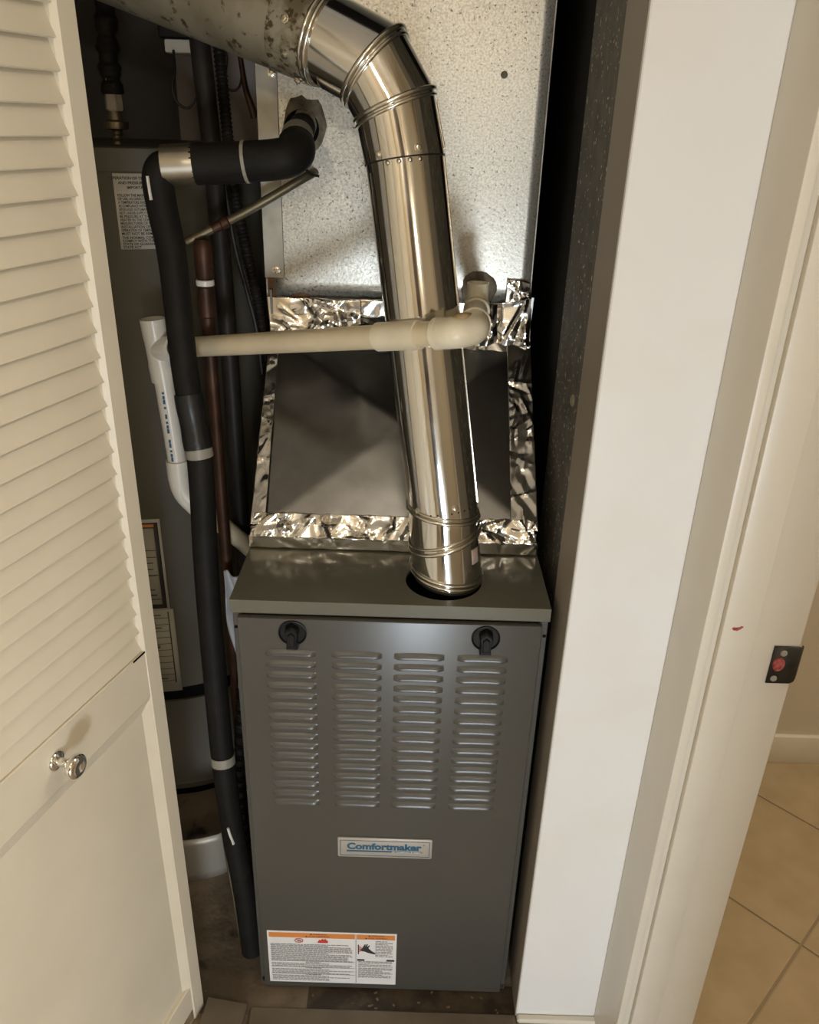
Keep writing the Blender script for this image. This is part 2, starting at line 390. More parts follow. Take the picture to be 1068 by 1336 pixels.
# debris on the subfloor under the furnace front
g = G()
for i in range(46):
    x, y = random.uniform(-.16, .19), random.uniform(.908, .945); s = random.uniform(.0008, .003)
    v, f = boxg((-s, -s*.6, 0), (s, s*.6, s*.5)); an = random.uniform(0, PI)
    g.add([(x+p.x*math.cos(an)-p.y*math.sin(an), y+p.x*math.sin(an)+p.y*math.cos(an), p.z) for p in v], f)
o = g.mk('floor_debris', M['wood']); tag(o, 'scattered wood chips and grit on the dirty floor under the furnace', 'debris'); o['kind'] = 'stuff'

# ------------------------------------------------------------------ louvered bifold door
dd = Vector((.303, .953, 0)).normalized(); dn = Vector((dd.y, -dd.x, 0)); P0 = Vector((-.335, .909, .004))
def D(a, n, z): return P0+dd*a+dn*n+Vector((0, 0, z))
def dbox(a0, a1, n0, n1, z0, z1, bev=0):
    v, f = boxg((a0, n0, z0), (a1, n1, z1), bev); return [D(*p) for p in v], f
ZT = 2.02; AW = -.47; RC = -.006; SW = -.0265
door = struct(mk('door_1', *dbox(AW+.002, -.002, -.027, -.0225, .008, .79), M['door'], origin=P0), 'white louvered bifold closet door standing open')
def stile(a0, a1, inner_hi, inner_lo):
    # profile in (a, n); the inner side is chamfered
    prof = [(a1, -.028), (a1, -.001), (a1-.001, 0), (a0, 0), (a0-inner_hi, RC), (a0-inner_hi, -.028)]
    n = len(prof); V = [D(a, b, 0) for a, b in prof]+[D(a, b, ZT) for a, b in prof]
    return V, [[i, (i+1) % n, n+(i+1) % n, n+i] for i in range(n)]+[list(range(n)), list(range(n, 2*n))]
mk('stile', *stile(SW, 0, .0045, .006), M['door'], door)
mk('stile', *dbox(AW, AW+.04, -.028, 0, 0, ZT, .001), M['door'], door)
g = G().add(*dbox(AW+.04, SW, -.026, -.001, .695, .770, .0015))
g.mk('middle_rail', M['door'], door)
# sloped moulding under the middle rail
V = [D(a, n, z) for a in (AW+.04, SW-.002) for n, z in ((-.001, .696), (-.010, .672), (-.026, .672), (-.026, .696))]
mk('rail_moulding', V, [[0, 1, 5, 4], [1, 2, 6, 5], [2, 3, 7, 6], [3, 0, 4, 7], [0, 1, 2, 3], [4, 5, 6, 7]], M['door'], door)
mk('lower_panel', *dbox(AW+.03, SW, -.026, -.0095, .06, .69), M['door'], door)
V = [D(SW-.0045, -.0095, .08), D(SW-.0015, -.001, .08), D(SW-.0015, -.001, .69), D(SW-.0135, -.0095, .69), D(SW-.0135, -.0095, .08), D(SW-.0015, -.0095, .69), D(SW-.0015, -.0095, .08)]
mk('panel_moulding', [V[4], V[1], V[2], V[3], V[5], V[6]], [[0, 1, 2, 3], [0, 5, 4, 3], [1, 5, 4, 2]], M['door'], door)
mk('bottom_rail', *dbox(AW+.03, SW, -.028, -.002, 0, .085, .0015), M['door'], door)
lab(mk('bare_wood_edge', *dbox(SW-.05, SW-.004, -.0022, -.0005, .006, .028, .0005), M['wood'], door), 'strip of bare chipped wood at the bottom corner')
lab(mk('panel_gap', *dbox(-.052, -.0275, -.0012, -.0004, .7675, .7700), M['blacklip'], door), 'dark crack between lowest slat and rail')
mk('top_rail', *dbox(AW+.03, SW, -.028, -.001, 1.93, ZT, .0015), M['door'], door)
# slats: one mesh, copied up the door
pf = [(-.0030, 0), (-.0060, -.0012), (-.0210, .0300), (-.0180, .0310), (-.0130, .0300), (-.0038, .0015)]
n = len(pf); a0, a1 = AW+.041, SW-.0035
V = [dd*a+dn*b+Vector((0, 0, z)) for a in (a0, a1) for b, z in pf]
F = [[i, (i+1) % n, n+(i+1) % n, n+i] for i in range(n)]+[list(range(n)), list(range(n, 2*n))]
sl = mk('louver_slat', [P0+x for x in V], F, M['door'], door)
z = .772; first = True
while z < 1.92:
    o = sl if first else sl.copy()
    if not first: COL.objects.link(o); o.parent = door
    o.location = (0, 0, z); first = False; z += .02805
# knob
kb = mk('door_knob', *lathe(D(-.205, -.001, .736), dn, [(0, .0125), (.002, .0125), (.004, .010), (.006, .0055), (.016, .005), (.020, .009), (.023, .0138), (.027, .0155), (.031, .0145), (.0335, .010), (.0325, .006), (.0315, .002)], 28), M['chrome'], door, 'all')
lab(kb, 'small round chrome knob')

# ------------------------------------------------------------------ furnace
FX0, FX1, FY, FT = -.242, .198, .955, .814
fu = root('furnace', (-.022, 1.2, 0), 'grey upright gas furnace with louvered front panel and two black latches', 'furnace')
# casing: two sides, back, front flanges, floor
g = G()
g.add(*boxg((FX0, FY+.004, 0), (FX0+.004, 1.66, .795))); g.add(*boxg((FX1-.004, FY+.004, 0), (FX1, 1.66, .795)))
g.add(*boxg((FX0, 1.655, 0), (FX1, 1.66, .795)))
g.add(*boxg((FX0, FY+.001, 0), (FX0+.013, FY+.006, .795), .001)); g.add(*boxg((FX1-.013, FY+.001, 0), (FX1, FY+.006, .795), .001))
g.add(*boxg((FX0, FY+.004, 0), (FX1, 1.66, .01))); g.add(*boxg((FX0, FY+.012, .76), (FX1, FY+.016, .80)))
g.mk('casing', M['grey'], fu, 30)
# top plate with the flue hole
hx, hy, hr = .0525, 1.0235, .0550
X0, X1, Y0, Y1 = FX0-.003, FX1+.002, FY-.002, 1.66
angs = sorted([2*PI*i/72 for i in range(72)]+[math.atan2(y-hy, x-hx) % (2*PI) for x in (X0, X1) for y in (Y0, Y1)])
def edge_pt(a):
    c, s_ = math.cos(a), math.sin(a); t = 1e9
    if c > 1e-9: t = min(t, (X1-hx)/c)
    if c < -1e-9: t = min(t, (X0-hx)/c)
    if s_ > 1e-9: t = min(t, (Y1-hy)/s_)
    if s_ < -1e-9: t = min(t, (Y0-hy)/s_)
    return (hx+c*t, hy+s_*t)
n = len(angs); V = []; 
for a in angs: V.append((hx+hr*math.cos(a), hy+hr*math.sin(a), .786))
for a in angs: V.append((hx+hr*math.cos(a), hy+hr*math.sin(a), FT))
for a in angs: V.append((*edge_pt(a), FT))
for a in angs: V.append((*edge_pt(a), FT-.0205))
F = [[k*n+i, k*n+(i+1) % n, (k+1)*n+(i+1) % n, (k+1)*n+i] for k in range(3) for i in range(n)]
tp = mk('top_plate', V, F, M['greytop'], fu)
bv = tp.modifiers.new('bev', 'BEVEL'); bv.width = .0018; bv.segments = 2; bv.limit_method = 'ANGLE'; bv.angle_limit = math.radians(60)
mk('flue_opening', *lathe((hx, hy, .780), (0, 0, 1), [(0, .0545), (.030, .0545)], 40, cap=False), M['blacklip'], fu, 'all')
mk('opening_floor', *lathe((hx, hy, .776), (0, 0, 1), [(0, .0548), (.006, .0548)], 40), M['blacklip'], fu)
# front panel
PX0, PX1 = FX0+.008, FX1-.009
fp = mk('front_panel', *boxg((PX0, FY-.010, .006), (PX1, FY+.001, .7905), .0022, 2), M['grey'], fu, 30)
# pressed louvers, four columns of sixteen
FS = FY-.010
lw, lh, lp = .071, .0112, .0046
def louver_fn(u, v):
    x = (u-.5)*lw; s_ = abs(u-.5)*2
    e = 1 if s_ < .74 else max(0, math.cos((s_-.74)/.26*PI/2))**.8
    top = -.0016*(s_**3)
    vv = v**.8
    if v < .86: p = lp*math.sin(min(1, v/.80)*PI/2)
    else: p = lp*(1-(v-.86)/.14)
    wz = lh*(.80+.20*e)
    return (x, -p*e, top+lh*.5-wz*v*(1 if v < .86 else 1))
V, F = grid(louver_fn, 20, 9)
lv0 = None
for cx in (-.162, -.068, .020, .1095):
    for k in range(16):
        zc = .7345-.01873*k
        if lv0 is None:
            lv0 = mk('louver', [Vector((cx, FS-.0002, zc))+Vector(p) for p in V], F, M['grey'], fp, 40)
            base = Vector((cx, 0, zc)); 
        else:
            o = lv0.copy(); COL.objects.link(o); o.parent = fp; o.location = (cx-base.x, 0, zc-base.z)
# two quarter-turn latches
for cx, cz in ((-.1575, .7685), (.1115, .7690)):
    lt = mk('latch', *lathe((cx, FS+.001, cz), (0, -1, 0), [(0, .0202), (.0035, .0200), (.0040, .0186), (.0018, .0174), (.0014, .001)], 36), M['black'], fp, 30)
    # raised paddle with a pointed top
    out = [(-.0085, -.022), (.0085, -.022), (.0072, -.008), (.0098, .006), (.0082, .0110), (0, .0165), (-.0082, .0110), (-.0098, .006), (-.0072, -.008)]
    V = []; n = len(out)
    for y, k in ((0, 1.0), (.010, .95), (.0125, .80)):
        V += [(cx+x*k, FS-.001-y, cz+(zz+.002)*k-.002) for x, zz in out]
    F = [[q*n+i, q*n+(i+1) % n, (q+1)*n+(i+1) % n, (q+1)*n+i] for q in (0, 1) for i in range(n)]+[list(range(n)), [2*n+i for i in range(n)]]
    mk('latch_paddle', V, F, M['black'], lt, 30)
    out2 = [(-.0045, -.016), (.0045, -.016), (.0052, .004), (0, .009), (-.0052, .004)]
    V = [(cx+x*k, FS-.0130-y, cz+zz*k) for y, k in ((0, 1), (.003, .8)) for x, zz in out2]
    mk('latch_ridge', V, [[i, (i+1) % 5, 5+(i+1) % 5, 5+i] for i in range(5)]+[[5, 6, 7, 8, 9]], M['black'], lt)
# corner screws and holes on the flanges
for x, z in ((FX0+.0035, .768), (FX1-.0035, .768)):
    mk('screw_hole', *lathe((x, FY+.0012, z), (0, -1, 0), [(0, .0026), (.0008, .0026)], 12), M['blacklip'], fu)
mk('screw', *screwg((FX1-.006, FY+.001, .012), (0, -1, 0), .0032), M['bead'], fu)
mk('screw', *screwg((FX0+.006, FY+.001, .012), (0, -1, 0), .0032), M['iron'], fu)
# nameplate
nx0, nx1, nz0, nz1 = -.0990, .0530, .3390, .3815
npl = lab(mk('nameplate', *boxg((nx0, FS-.0035, nz0), (nx1, FS+.0005, nz1), .0022, 2), M['plate'], fp, 30), 'silver nameplate with blue lettering')
nc = (nx0+nx1)/2; ncz = (nz0+nz1)/2; yy = FS-.0038
g = G()
for lo, hi in (((nx0+.004, nz0+.0045), (nx1-.004, nz0+.0055)), ((nx0+.004, nz1-.0055), (nx1-.004, nz1-.0045)), ((nx0+.004, nz0+.0045), (nx0+.005, nz1-.0045)), ((nx1-.005, nz0+.0045), (nx1-.004, nz1-.0045))):
    g.add(*boxg((lo[0], yy, lo[1]), (hi[0], yy+.0006, hi[1])))
place_text('Comfortmaker', .0185, (nc-.0015, yy, ncz+.0035), None, None, '', width=.120, bold=.0008, g=g)
place_text('\u00ae', .005, (nx1-.0135, yy, ncz+.0095), None, None, '', g=g)
g.add(*boxg((nc-.0615, yy, ncz-.0080), (nc+.0600, yy+.0006, ncz-.0050)))
g.mk('plate_print', M['blue'], fp)
place_text('Air Conditioning & Heating', .0044, (nc+.035, yy-.0002, ncz-.0066), fp, M['labelw'], 'plate_tagline', width=.048, bold=.00008)
# warning label
wx0, wx1, wz0, wz1 = -.2235, .0005, .0200, .1535
wy = FS-.0006; xm = .0, 
V, F = boxg((wx0, wy, wz0), (wx1, FS+.0005, wz1))
wl = lab(mk('warning_label', V, F, M['labelw'], fp), 'white and orange warning label of small print')
xs = wx0+(wx1-wx0)*.685
y1 = wy-.0003
def flat(lo, hi): return boxg((lo[0], y1, lo[1]), (hi[0], wy+.0001, hi[1]))
g = G().add(*flat((wx0+.003, wz1-.0155), (xs-.0015, wz1-.0035))).add(*flat((xs+.0015, wz1-.0155), (wx1-.003, wz1-.0035)))
g.mk('orange_strip', M['orange'], fp)
g = G()
y1 -= .0002
place_text('\u25B2 WARNING', .0050, ((wx0+xs)/2+.012, y1, wz1-.0062), None, None, '', g=g)
place_text('\u25B2 AVERTISSEMENT', .0050, ((wx0+xs)/2+.010, y1, wz1-.0118), None, None, '', g=g)
place_text('\u25B2 WARNING', .0046, ((wx1+xs)/2, y1, wz1-.0062), None, None, '', g=g)
place_text('\u25B2 AVERTISSEMENT', .0046, ((wx1+xs)/2, y1, wz1-.0118), None, None, '', g=g)
g.add(*flat((xs-.0004, wz0+.003), (xs+.0004, wz1-.003)))
g.add(*flat((xs+.002, wz0+.0625), (xs+.015, wz0+.0665))).add(*flat((wx1-.017, wz0+.0625), (wx1-.003, wz0+.0665)))
# hand icon: dark glove shape
hand = [(0, 0), (.004, .002), (.007, .010), (.009, .014), (.0105, .0135), (.0095, .008), (.013, .015), (.0145, .014), (.0125, .007), (.017, .012), (.018, .0105), (.015, .004), (.021, -.003), (.029, -.010), (.026, -.0115), (.014, -.008), (.009, -.005), (.004, -.004)]
hx0, hz0_ = xs+.0065, wz0+.092
g.add([(hx0+a, y1, hz0_+b) for a, b in hand], [list(range(len(hand)))])
g.add(*flat((xs+.0035, wz0+.080), (xs+.0055, wz0+.104)))
g.mk('label_print', M['ink'], fp)
g = G(); g.add([(xs+.0055, y1, wz0+.085), (xs+.0095, y1, wz0+.087), (xs+.0115, y1, wz0+.096), (xs+.008, y1, wz0+.101), (xs+.0055, y1, wz0+.100)], [[0, 1, 2, 3, 4]])
g.mk('hand_print', M['pink'], fp)
# red icons
g = G(); V = []; ic = ((wx0+xs)/2-.022, wz1-.0225)
rr = [(math.cos(2*PI*i/20)*.0078, math.sin(2*PI*i/20)*.0058) for i in range(20)]
g.add([(ic[0]+a, y1, ic[1]+b) for a, b in rr]+[(ic[0]+a*.78, y1, ic[1]+b*.74) for a, b in rr], [[i, (i+1) % 20, 20+(i+1) % 20, 20+i] for i in range(20)])
g.add([(ic[0]+a, y1, ic[1]+b) for a, b in ((-.0058, .0030), (-.0048, .0040), (.0058, -.0030), (.0048, -.0040))], [[0, 1, 2, 3]])
g.mk('prohibition_icon', M['red'], fp); g = G()
fl = [(-.009, -.005), (.009, -.005), (.0095, 0), (.007, .002), (.005, .006), (.002, .003), (0, .0065), (-.003, .002), (-.006, .003)]
g.add([(ic[0]+.041+a, y1, ic[1]+b) for a, b in fl], [list(range(9))])
g.mk('flame_icon', M['red'], fp)
g = G(); g.add([(ic[0]+a, y1-.0001, ic[1]+b) for a, b in ((-.003, -.002), (.0035, -.002), (.003, .002), (-.0025, .002))], [[0, 1, 2, 3]])
# small print as broken lines of word marks
def lines(x0, x1, z0, z1, nl, ragged=.3):
    for k in range(nl):
        z = z1-(z1-z0)*k/max(1, nl-1); x = x0; e = x1-(x1-x0)*random.choice([0, .02, .05, ragged])
        while x < e:
            ww = random.uniform(.003, .010); 
            g.add([(x, y1, z), (min(x+ww, e), y1, z), (min(x+ww, e), y1, z+.00155), (x, y1, z+.00155)], [[0, 1, 2, 3]]); x += ww+.0011
lines(wx0+.005, xs-.006, wz0+.058, wz0+.100, 14)
lines(wx0+.005, xs-.004, wz0+.0425, wz0+.0500, 3)
lines(wx0+.005, xs-.004, wz0+.0240, wz0+.0345, 4)
lines(wx0+.005, xs-.004, wz0+.0060, wz0+.0170, 4)
for zz in (.0535, .0385, .0205): lines((wx0+xs)/2-.012, (wx0+xs)/2+.016, wz0+zz, wz0+zz, 1, .05)
lines(xs+.034, wx1-.006, wz0+.074, wz0+.113, 11)
lines(xs+.004, wx1-.006, wz0+.056, wz0+.0595, 2); lines(xs+.004, wx1-.006, wz0+.047, wz0+.051, 2)
lines(xs+.004, wx1-.006, wz0+.018, wz0+.042, 8)
for zz in (.0565, .0405, .0225): g.add(*flat((wx0+.004, wz0+zz), (xs-.002, wz0+zz+.0004)))
o = g.mk('small_print', M['inkgrey'], fp); o['kind'] = 'stuff'

# ------------------------------------------------------------------ duct transition with foil tape
tr = root('duct_transition', (-.022, 1.25, FT), 'sloped bright sheet metal duct transition sealed with foil tape above the furnace', 'duct')
bl, br = Vector((-.240, 1.112, .848)), Vector((.193, 1.112, .848)); tl, trr = Vector((-.238, 1.352, 1.082)), Vector((.187, 1.352, 1.082))
nrm = (br-bl).cross(tl-bl).normalized()
if nrm.y > 0: nrm = -nrm
def tf_fn(u, v):
    p = (bl*(1-u)+br*u)*(1-v)+(tl*(1-u)+trr*u)*v
    cu, cv = u-.52, v-.50
    # cross-broken sheet: a low four-sided pyramid
    h = .026*(1-min(1, max(abs(cu)*2, abs(cv)*2)))
    h += .0012*noise.noise(p*7)+.0004*noise.noise(p*25)
    h += .005*math.exp(-((u-.36)**2/.004+(v-.62)**2/.02))
    return p+nrm*h
V, F = grid(tf_fn, 72, 56)
o = mk('front_sheet', V, F, M['sheet'], tr, 12); thicken(o, .0008, 1)
# flange at the furnace, sides
g = G().add(*boxg((-.242, 1.108, FT), (.195, 1.112, .85)))
for x in (-.240, .189):
    V = [(x, 1.112, FT), (x, 1.112, .848), (x+(.001 if x < 0 else -.003), 1.352, 1.082), (x, 1.352, 1.16), (x, 1.66, 1.16), (x, 1.66, FT)]
    V = V+[(a+.004, b, c) for a, b, c in V]; n = 6
    g.add(V, [list(range(n)), list(range(n, 2*n))]+[[i, (i+1) % n, n+(i+1) % n, n+i] for i in range(n)])
g.add(*boxg((-.238, 1.3605, 1.075), (.185, 1.3635, 1.146)))
g.mk('side_sheets', M['sheet'], tr)
sdir = (tl-bl).normalized()
# tape along the base (lower flat strip, upper crumpled strip), sides and top
foil('foil_tape', [(-.246, 1.105, FT+.001), (.199, 1.105, FT+.001), (.198, 1.103, .838), (-.245, 1.103, .838)], (0, -1, .2), tr, 180, 10, 12, .0022)
foil('foil_tape', [(-.244, 1.101, .835), (.197, 1.101, .835), Vector((.188, 1.120, .868)), Vector((-.236, 1.120, .868))], (0, -1, .6), tr, 220, 20, 34, .0075)
foil('foil_tape', [Vector((-.243, 1.112, .850)), Vector((-.220, 1.112, .850)), Vector((-.226, 1.352, 1.075)), Vector((-.243, 1.352, 1.075))], nrm, tr, 14, 110, 24, .0034, off=.0060)
foil('foil_tape', [Vector((.156, 1.112, .850)), Vector((.197, 1.112, .850)), Vector((.194, 1.352, 1.080)), Vector((.154, 1.352, 1.080))], nrm, tr, 24, 130, 22, .0040, off=.0070)
foil('foil_tape', [(-.240, 1.3465, 1.080), (-.090, 1.3465, 1.084), (-.090, 1.358, 1.146), (-.246, 1.358, 1.148)], (0, -1, .1), tr, 80, 34, 24, .0085)
foil('foil_tape', [(-.095, 1.334, 1.094), (.06, 1.334, 1.100), (.06, 1.358, 1.124), (-.095, 1.358, 1.118)], (0, -.6, .8), tr, 60, 10, 14, .002)
foil('foil_tape', [(-.16, 1.3575, 1.118), (.06, 1.3575, 1.124), (.06, 1.3585, 1.150), (-.16, 1.3585, 1.148)], (0, -1, 0), tr, 60, 8, 22, .003)
foil('foil_tape', [(.085, 1.3465, 1.078), (.193, 1.3465, 1.078), (.190, 1.358, 1.158), (.085, 1.358, 1.140)], (0, -1, .1), tr, 70, 44, 24, .0090)
foil('foil_tape', [(.146, 1.3585, 1.145), (.188, 1.3585, 1.145), (.186, 1.3605, 1.182), (.148, 1.3605, 1.188)], (0, -1, 0), tr, 24, 20, 24, .0035)
foil('foil_tape', [(.045, 1.338, 1.064), (.160, 1.338, 1.068), (.160, 1.349, 1.086), (.045, 1.349, 1.084)], (0, -.7, .7), tr, 50, 8, 24, .0025)
mk('screw', *screwg((-.234, 1.315, 1.046), nrm, .0055), M['bead'], tr)

# ------------------------------------------------------------------ evaporator coil cabinet
cc = root('coil_cabinet', (-.03, 1.5, 1.15), 'tall weathered galvanized coil cabinet above the foil taped transition', 'cabinet')
mk('cabinet_body', *boxg((-.247, 1.3655, 1.135), (.1875, 1.75, 2.25)), M['galv'], cc)
def front_fn(u, v):
    p = Vector((-.232+(.1875+.232)*u, 1.3645, 1.148+(2.25-1.148)*v))
    return p+Vector((0, -.0025*noise.noise(p*4)-.0006, 0))
o = mk('front_sheet', *grid(front_fn, 24, 40), M['galv'], cc, 'all'); thicken(o, .0010, 1)
mk('side_flange', *boxg((-.2485, 1.3610, 1.177), (-.2155, 1.3660, 2.25), .001), M['galvseam'], cc, 30)
mk('edge_bend', *boxg((.1855, 1.3600, 1.148), (.1885, 1.3680, 2.25), .0008), M['galvseam'], cc, 30)
mk('rusty_edge', *boxg((-.2440, 1.3625, 1.140), (-.2310, 1.3655, 1.178)), M['rust'], cc)
for p in ((-.223, 1.361, 1.473), (-.2285, 1.361, 1.190)): mk('screw', *screwg(p, (0, -1, 0), .0048), M['bead'], cc)
for p in ((.120, 1.362, 1.480),): mk('screw_hole', *lathe(p, (0, -1, 0), [(0, .0052), (.001, .0052), (.0012, .0030)], 14), M['sealant'], cc)
def blobg(c, rx, rz, t, seed, n=26):
    V = []
    for k, y in ((1, 0), (.8, t), (.0, t*1.1)):
        for i in range(n):
            a = 2*PI*i/n; q = 1+.28*noise.noise(Vector((math.cos(a)*2, math.sin(a)*2, seed)))
            V.append((c[0]+rx*k*q*math.cos(a), c[1]-y, c[2]+rz*k*q*math.sin(a)))
    return V, [[q*n+i, q*n+(i+1) % n, (q+1)*n+(i+1) % n, (q+1)*n+i] for q in (0, 1) for i in range(n)]
lab(mk('rust_patch', *blobg((-.190, 1.3625, 1.150), .017, .0045, .001, 3), M['rust'], cc), 'small rust patch at bottom edge')
lab(mk('sealant_ring', *blobg((-.176, 1.3625, 1.405), .034, .040, .003, 8), M['sealant'], cc, 'all'), 'crusty sealant around the refrigerant line')
mk('line_hole', *lathe((-.181, 1.360, 1.400), (0, -1, 0), [(0, .0265), (.0006, .0265)], 24), M['blacklip'], cc)
lab(mk('sealant_ring', *blobg((.103, 1.3625, 1.168), .030, .030, .002, 5), M['sealant'], cc, 'all'), 'brown water stain and sealant around the drain outlet')

# ------------------------------------------------------------------ new flue pipe
fl = root('flue_pipe', (.058, 1.03, FT), 'new shiny galvanized flue pipe with elbows rising from the furnace top', 'pipe')
Vd = Vector
# axis points and joint plane normals
F0 = Vd((.0585, 1.0280, .800)); B3_ = Vd((.0560, 1.0300, .832)); B2_ = Vd((.0510, 1.0350, .879)); B1_ = Vd((.0478, 1.0385, .9195)); 
C0 = Vd((-.0195, 1.100, 1.372)); U1 = Vd((-.0330, 1.106, 1.4315)); U2 = Vd((-.0600, 1.112, 1.474)); U3 = Vd((-.1160, 1.130, 1.5005)); U4 = Vd((-.445, 1.275, 1.607))
R = .0500
ax = (C0-B1_).normalized()
nB3 = Vd((.13, -.02, 1)); nB2 = Vd((-.33, 0, 1)); nB1 = Vd((.10, .05, 1)); 
nC0 = ax; 
def bis(a, b, c): return ((b-a).normalized()+(c-b).normalized()).normalized()
nU1, nU2, nU3 = bis(C0, U1, U2), bis(U1, U2, U3), bis(U2, U3, U4)
def part(name, a, na, b, nb, r, r1=None):
    V, F = gore(a, na, b, nb, r, r1); n_ = len(V)//2; F = F+[list(range(n_)), list(range(n_, 2*n_))]; return mk(name, V, F, M['flue'], fl, True)
part('collar', F0, (0, 0, 1), B3_, nB3, R*.985)
part('elbow_gore', B3_, nB3, B2_, nB2, R*1.0)
part('elbow_gore', B2_, nB2, B1_, nB1, R*.985)
part('pipe_section', B1_-ax*.014, ax, C0+ax*.004, nC0, R*.975)
part('elbow_gore', C0-ax*.002, nC0, U1, nU1, R*1.0)
part('elbow_gore', U1, nU1, U2, nU2, R*1.01)
part('elbow_gore', U2, nU2, U3, nU3, R*1.02)
for c, a, n_, r, w_ in ((B3_, B2_-B3_, nB3, R*1.01, .0030), (B3_-Vd((0, 0, .007)), B2_-B3_, nB3, R*1.005, .0022), (B2_, B1_-B2_, nB2, R*1.0, .0032), (B2_+Vd((-.001, .001, .008)), B1_-B2_, nB2, R*1.0, .0022), (B1_, B1_-B2_, nB1, R*.995, .0030), (B1_+ax*.006, ax, nB1, R*.985, .0018),
                    (U1, U1-C0, nU1, R*1.02, .0030), (U1-(U1-C0).normalized()*.007, U1-C0, nU1, R*1.015, .0022), (U2, U2-U1, nU2, R*1.03, .0034), (U2-(U2-U1).normalized()*.008, U2-U1, nU2, R*1.02, .0026), (U3, U3-U2, nU3, R*1.05, .0032), (U3+(U3-U2).normalized()*.007, U3-U2, nU3, R*1.04, .0026)):
    mk('joint_bead', *bead(c, a, n_, r, w_), M['bead'], fl, 'all')
mk('crimp_edge', *bead(C0-ax*.002, ax, ax, R*.995, .0009), M['iron'], fl, 'all')
# lengthwise lock seam of the pipe, on its right flank
u, v_, a_ = frame_of(ax)
sd = (Vd((.985, -.17, 0))-ax*Vd((.985, -.17, 0)).dot(ax)).normalized()
mk('lock_seam', *tube([B1_+ax*.01+sd*R*.99, C0+sd*R*.985], .0014, 6, smooth=False), M['bead'], fl, 'all')
mk('lock_seam', *tube([C0+ax*.006+sd*R*1.015, U1+sd*R*1.01-ax*.004], .0014, 6, smooth=False), M['bead'], fl, 'all')
# raised pressed patch on the upper gore
def on_pipe(c, axis, ang, t, r):
    """point at angle ang (0 = towards the viewer side -Y, + = right) and distance t along the axis"""
    a = Vector(axis).normalized(); f_ = (Vd((0, -1, 0))-a*Vd((0, -1, 0)).dot(a)).normalized(); s_ = f_.cross(a); 
    if s_.x < 0: s_ = -s_
    d_ = f_*math.cos(ang)+s_*math.sin(ang); return Vector(c)+a*t+d_*r, d_
for an, t in ((-.62, .0035), (.38, .004)):
    p, d_ = on_pipe(C0, ax, an, t+.002, R*1.0); mk('screw', *screwg(p, d_, .0034), M['bead'], fl)
for an in (-.42, -.12, .16, .42):
    p, d_ = on_pipe(C0, ax, an, -.006, R*.975)
    mk('crimp_dimple', *lathe(p-d_*.002, d_, [(0, .0034), (.0024, .0028), (.0034, .0012)], 10), M['bead'], fl, 'all')
for an, t in ((-.80, .014), (.36, .016)):
    p, d_ = on_pipe(B1_, ax, an, t, R*.975); mk('screw', *screwg(p, d_, .0034), M['bead'], fl)
for k in range(9):
    p, d_ = on_pipe(B1_, ax, -.75+k*.2, .0085, R*.978); mk('crimp_dimple', *lathe(p-d_*.001, d_, [(0, .0017), (.0012, .0012)], 8), M['iron'], fl)
g3 = (U3-U2).normalized()
for an in (-.5,):
    pts = []
    # long shallow seam plate on the lower side of the last gore
down = (Vd((0, -.55, -.83))-g3*Vd((0, -.55, -.83)).dot(g3)).normalized(); side = g3.cross(down)
V = []; F = []; nu_, nv_ = 6, 6
for j in range(nv_+1):
    for i in range(nu_+1):
        an = -.28+.36*j/nv_; t = .006+.042*i/nu_
        dd_ = down*math.cos(an)+side*math.sin(an); e = .0014 if 0 < i < nu_ and 0 < j < nv_ else 0
        V.append(U2+g3*t+dd_*(R*1.02+.0006+e))
F = [[j*(nu_+1)+i, j*(nu_+1)+i+1, (j+1)*(nu_+1)+i+1, (j+1)*(nu_+1)+i] for j in range(nv_) for i in range(nu_)]
o = mk('seam_plate', V, F, M['bead'], fl, 'all'); thicken(o, .0008, 1)
# faded sticker on the lowest gore
V = []; gx = (B2_-B3_).normalized()
for j in range(2):
    for i in range(6):
        p, d_ = on_pipe(B3_, gx, .82+.34*i/5, .016+.022*j, R*1.0+.0004); V.append(p)
o = mk('sticker', V, [[i, i+1, 7+i, 6+i] for i in range(5)], M['pinkstick'], fl, 'all'); thicken(o, .0003, 1); lab(o, 'small faded pink sticker')

# old vent duct going off to the left
vd = root('vent_duct', U3, 'old rust-speckled galvanized vent duct running to upper left from shiny elbow', 'duct')
g3b = (U4-U3).normalized(); E4 = U3+g3b*.75
V, F = gore(U3+g3b*.003, nU3, E4, g3b, .0535, .0535, 56)
n_ = len(V)//2; o = mk('duct_pipe', V, F+[list(range(n_)), list(range(n_, 2*n_))], M['rustduct'], vd, True)
V, F = gore(U3+g3b*.004, nU3, U3+g3b*.055, g3b, .0538, .0538, 56)
lab(mk('rusty_end', V, F, M['rustend'], vd, True), 'duct end heavily speckled with rust')
for an, t in ((-.7, .020), (.05, .026), (.75, .030)):
    a_ = g3b; dn_ = (Vd((0, -.8, -.6))-a_*Vd((0, -.8, -.6)).dot(a_)).normalized(); sd_ = a_.cross(dn_)
    d_ = dn_*math.cos(an)+sd_*math.sin(an); mk('screw', *screwg(U3+a_*t+d_*.0535, d_, .0038), M['bead'], vd)
for k in range(5):
    an = -1.0+.16*k-.2; d_ = dn_*math.cos(an)+sd_*math.sin(an)
    mk('crimp_dimple', *lathe(U3+g3b*.012+d_*.0525, d_, [(0, .003), (.0022, .0022), (.003, .001)], 8), M['bead'], vd, 'all')

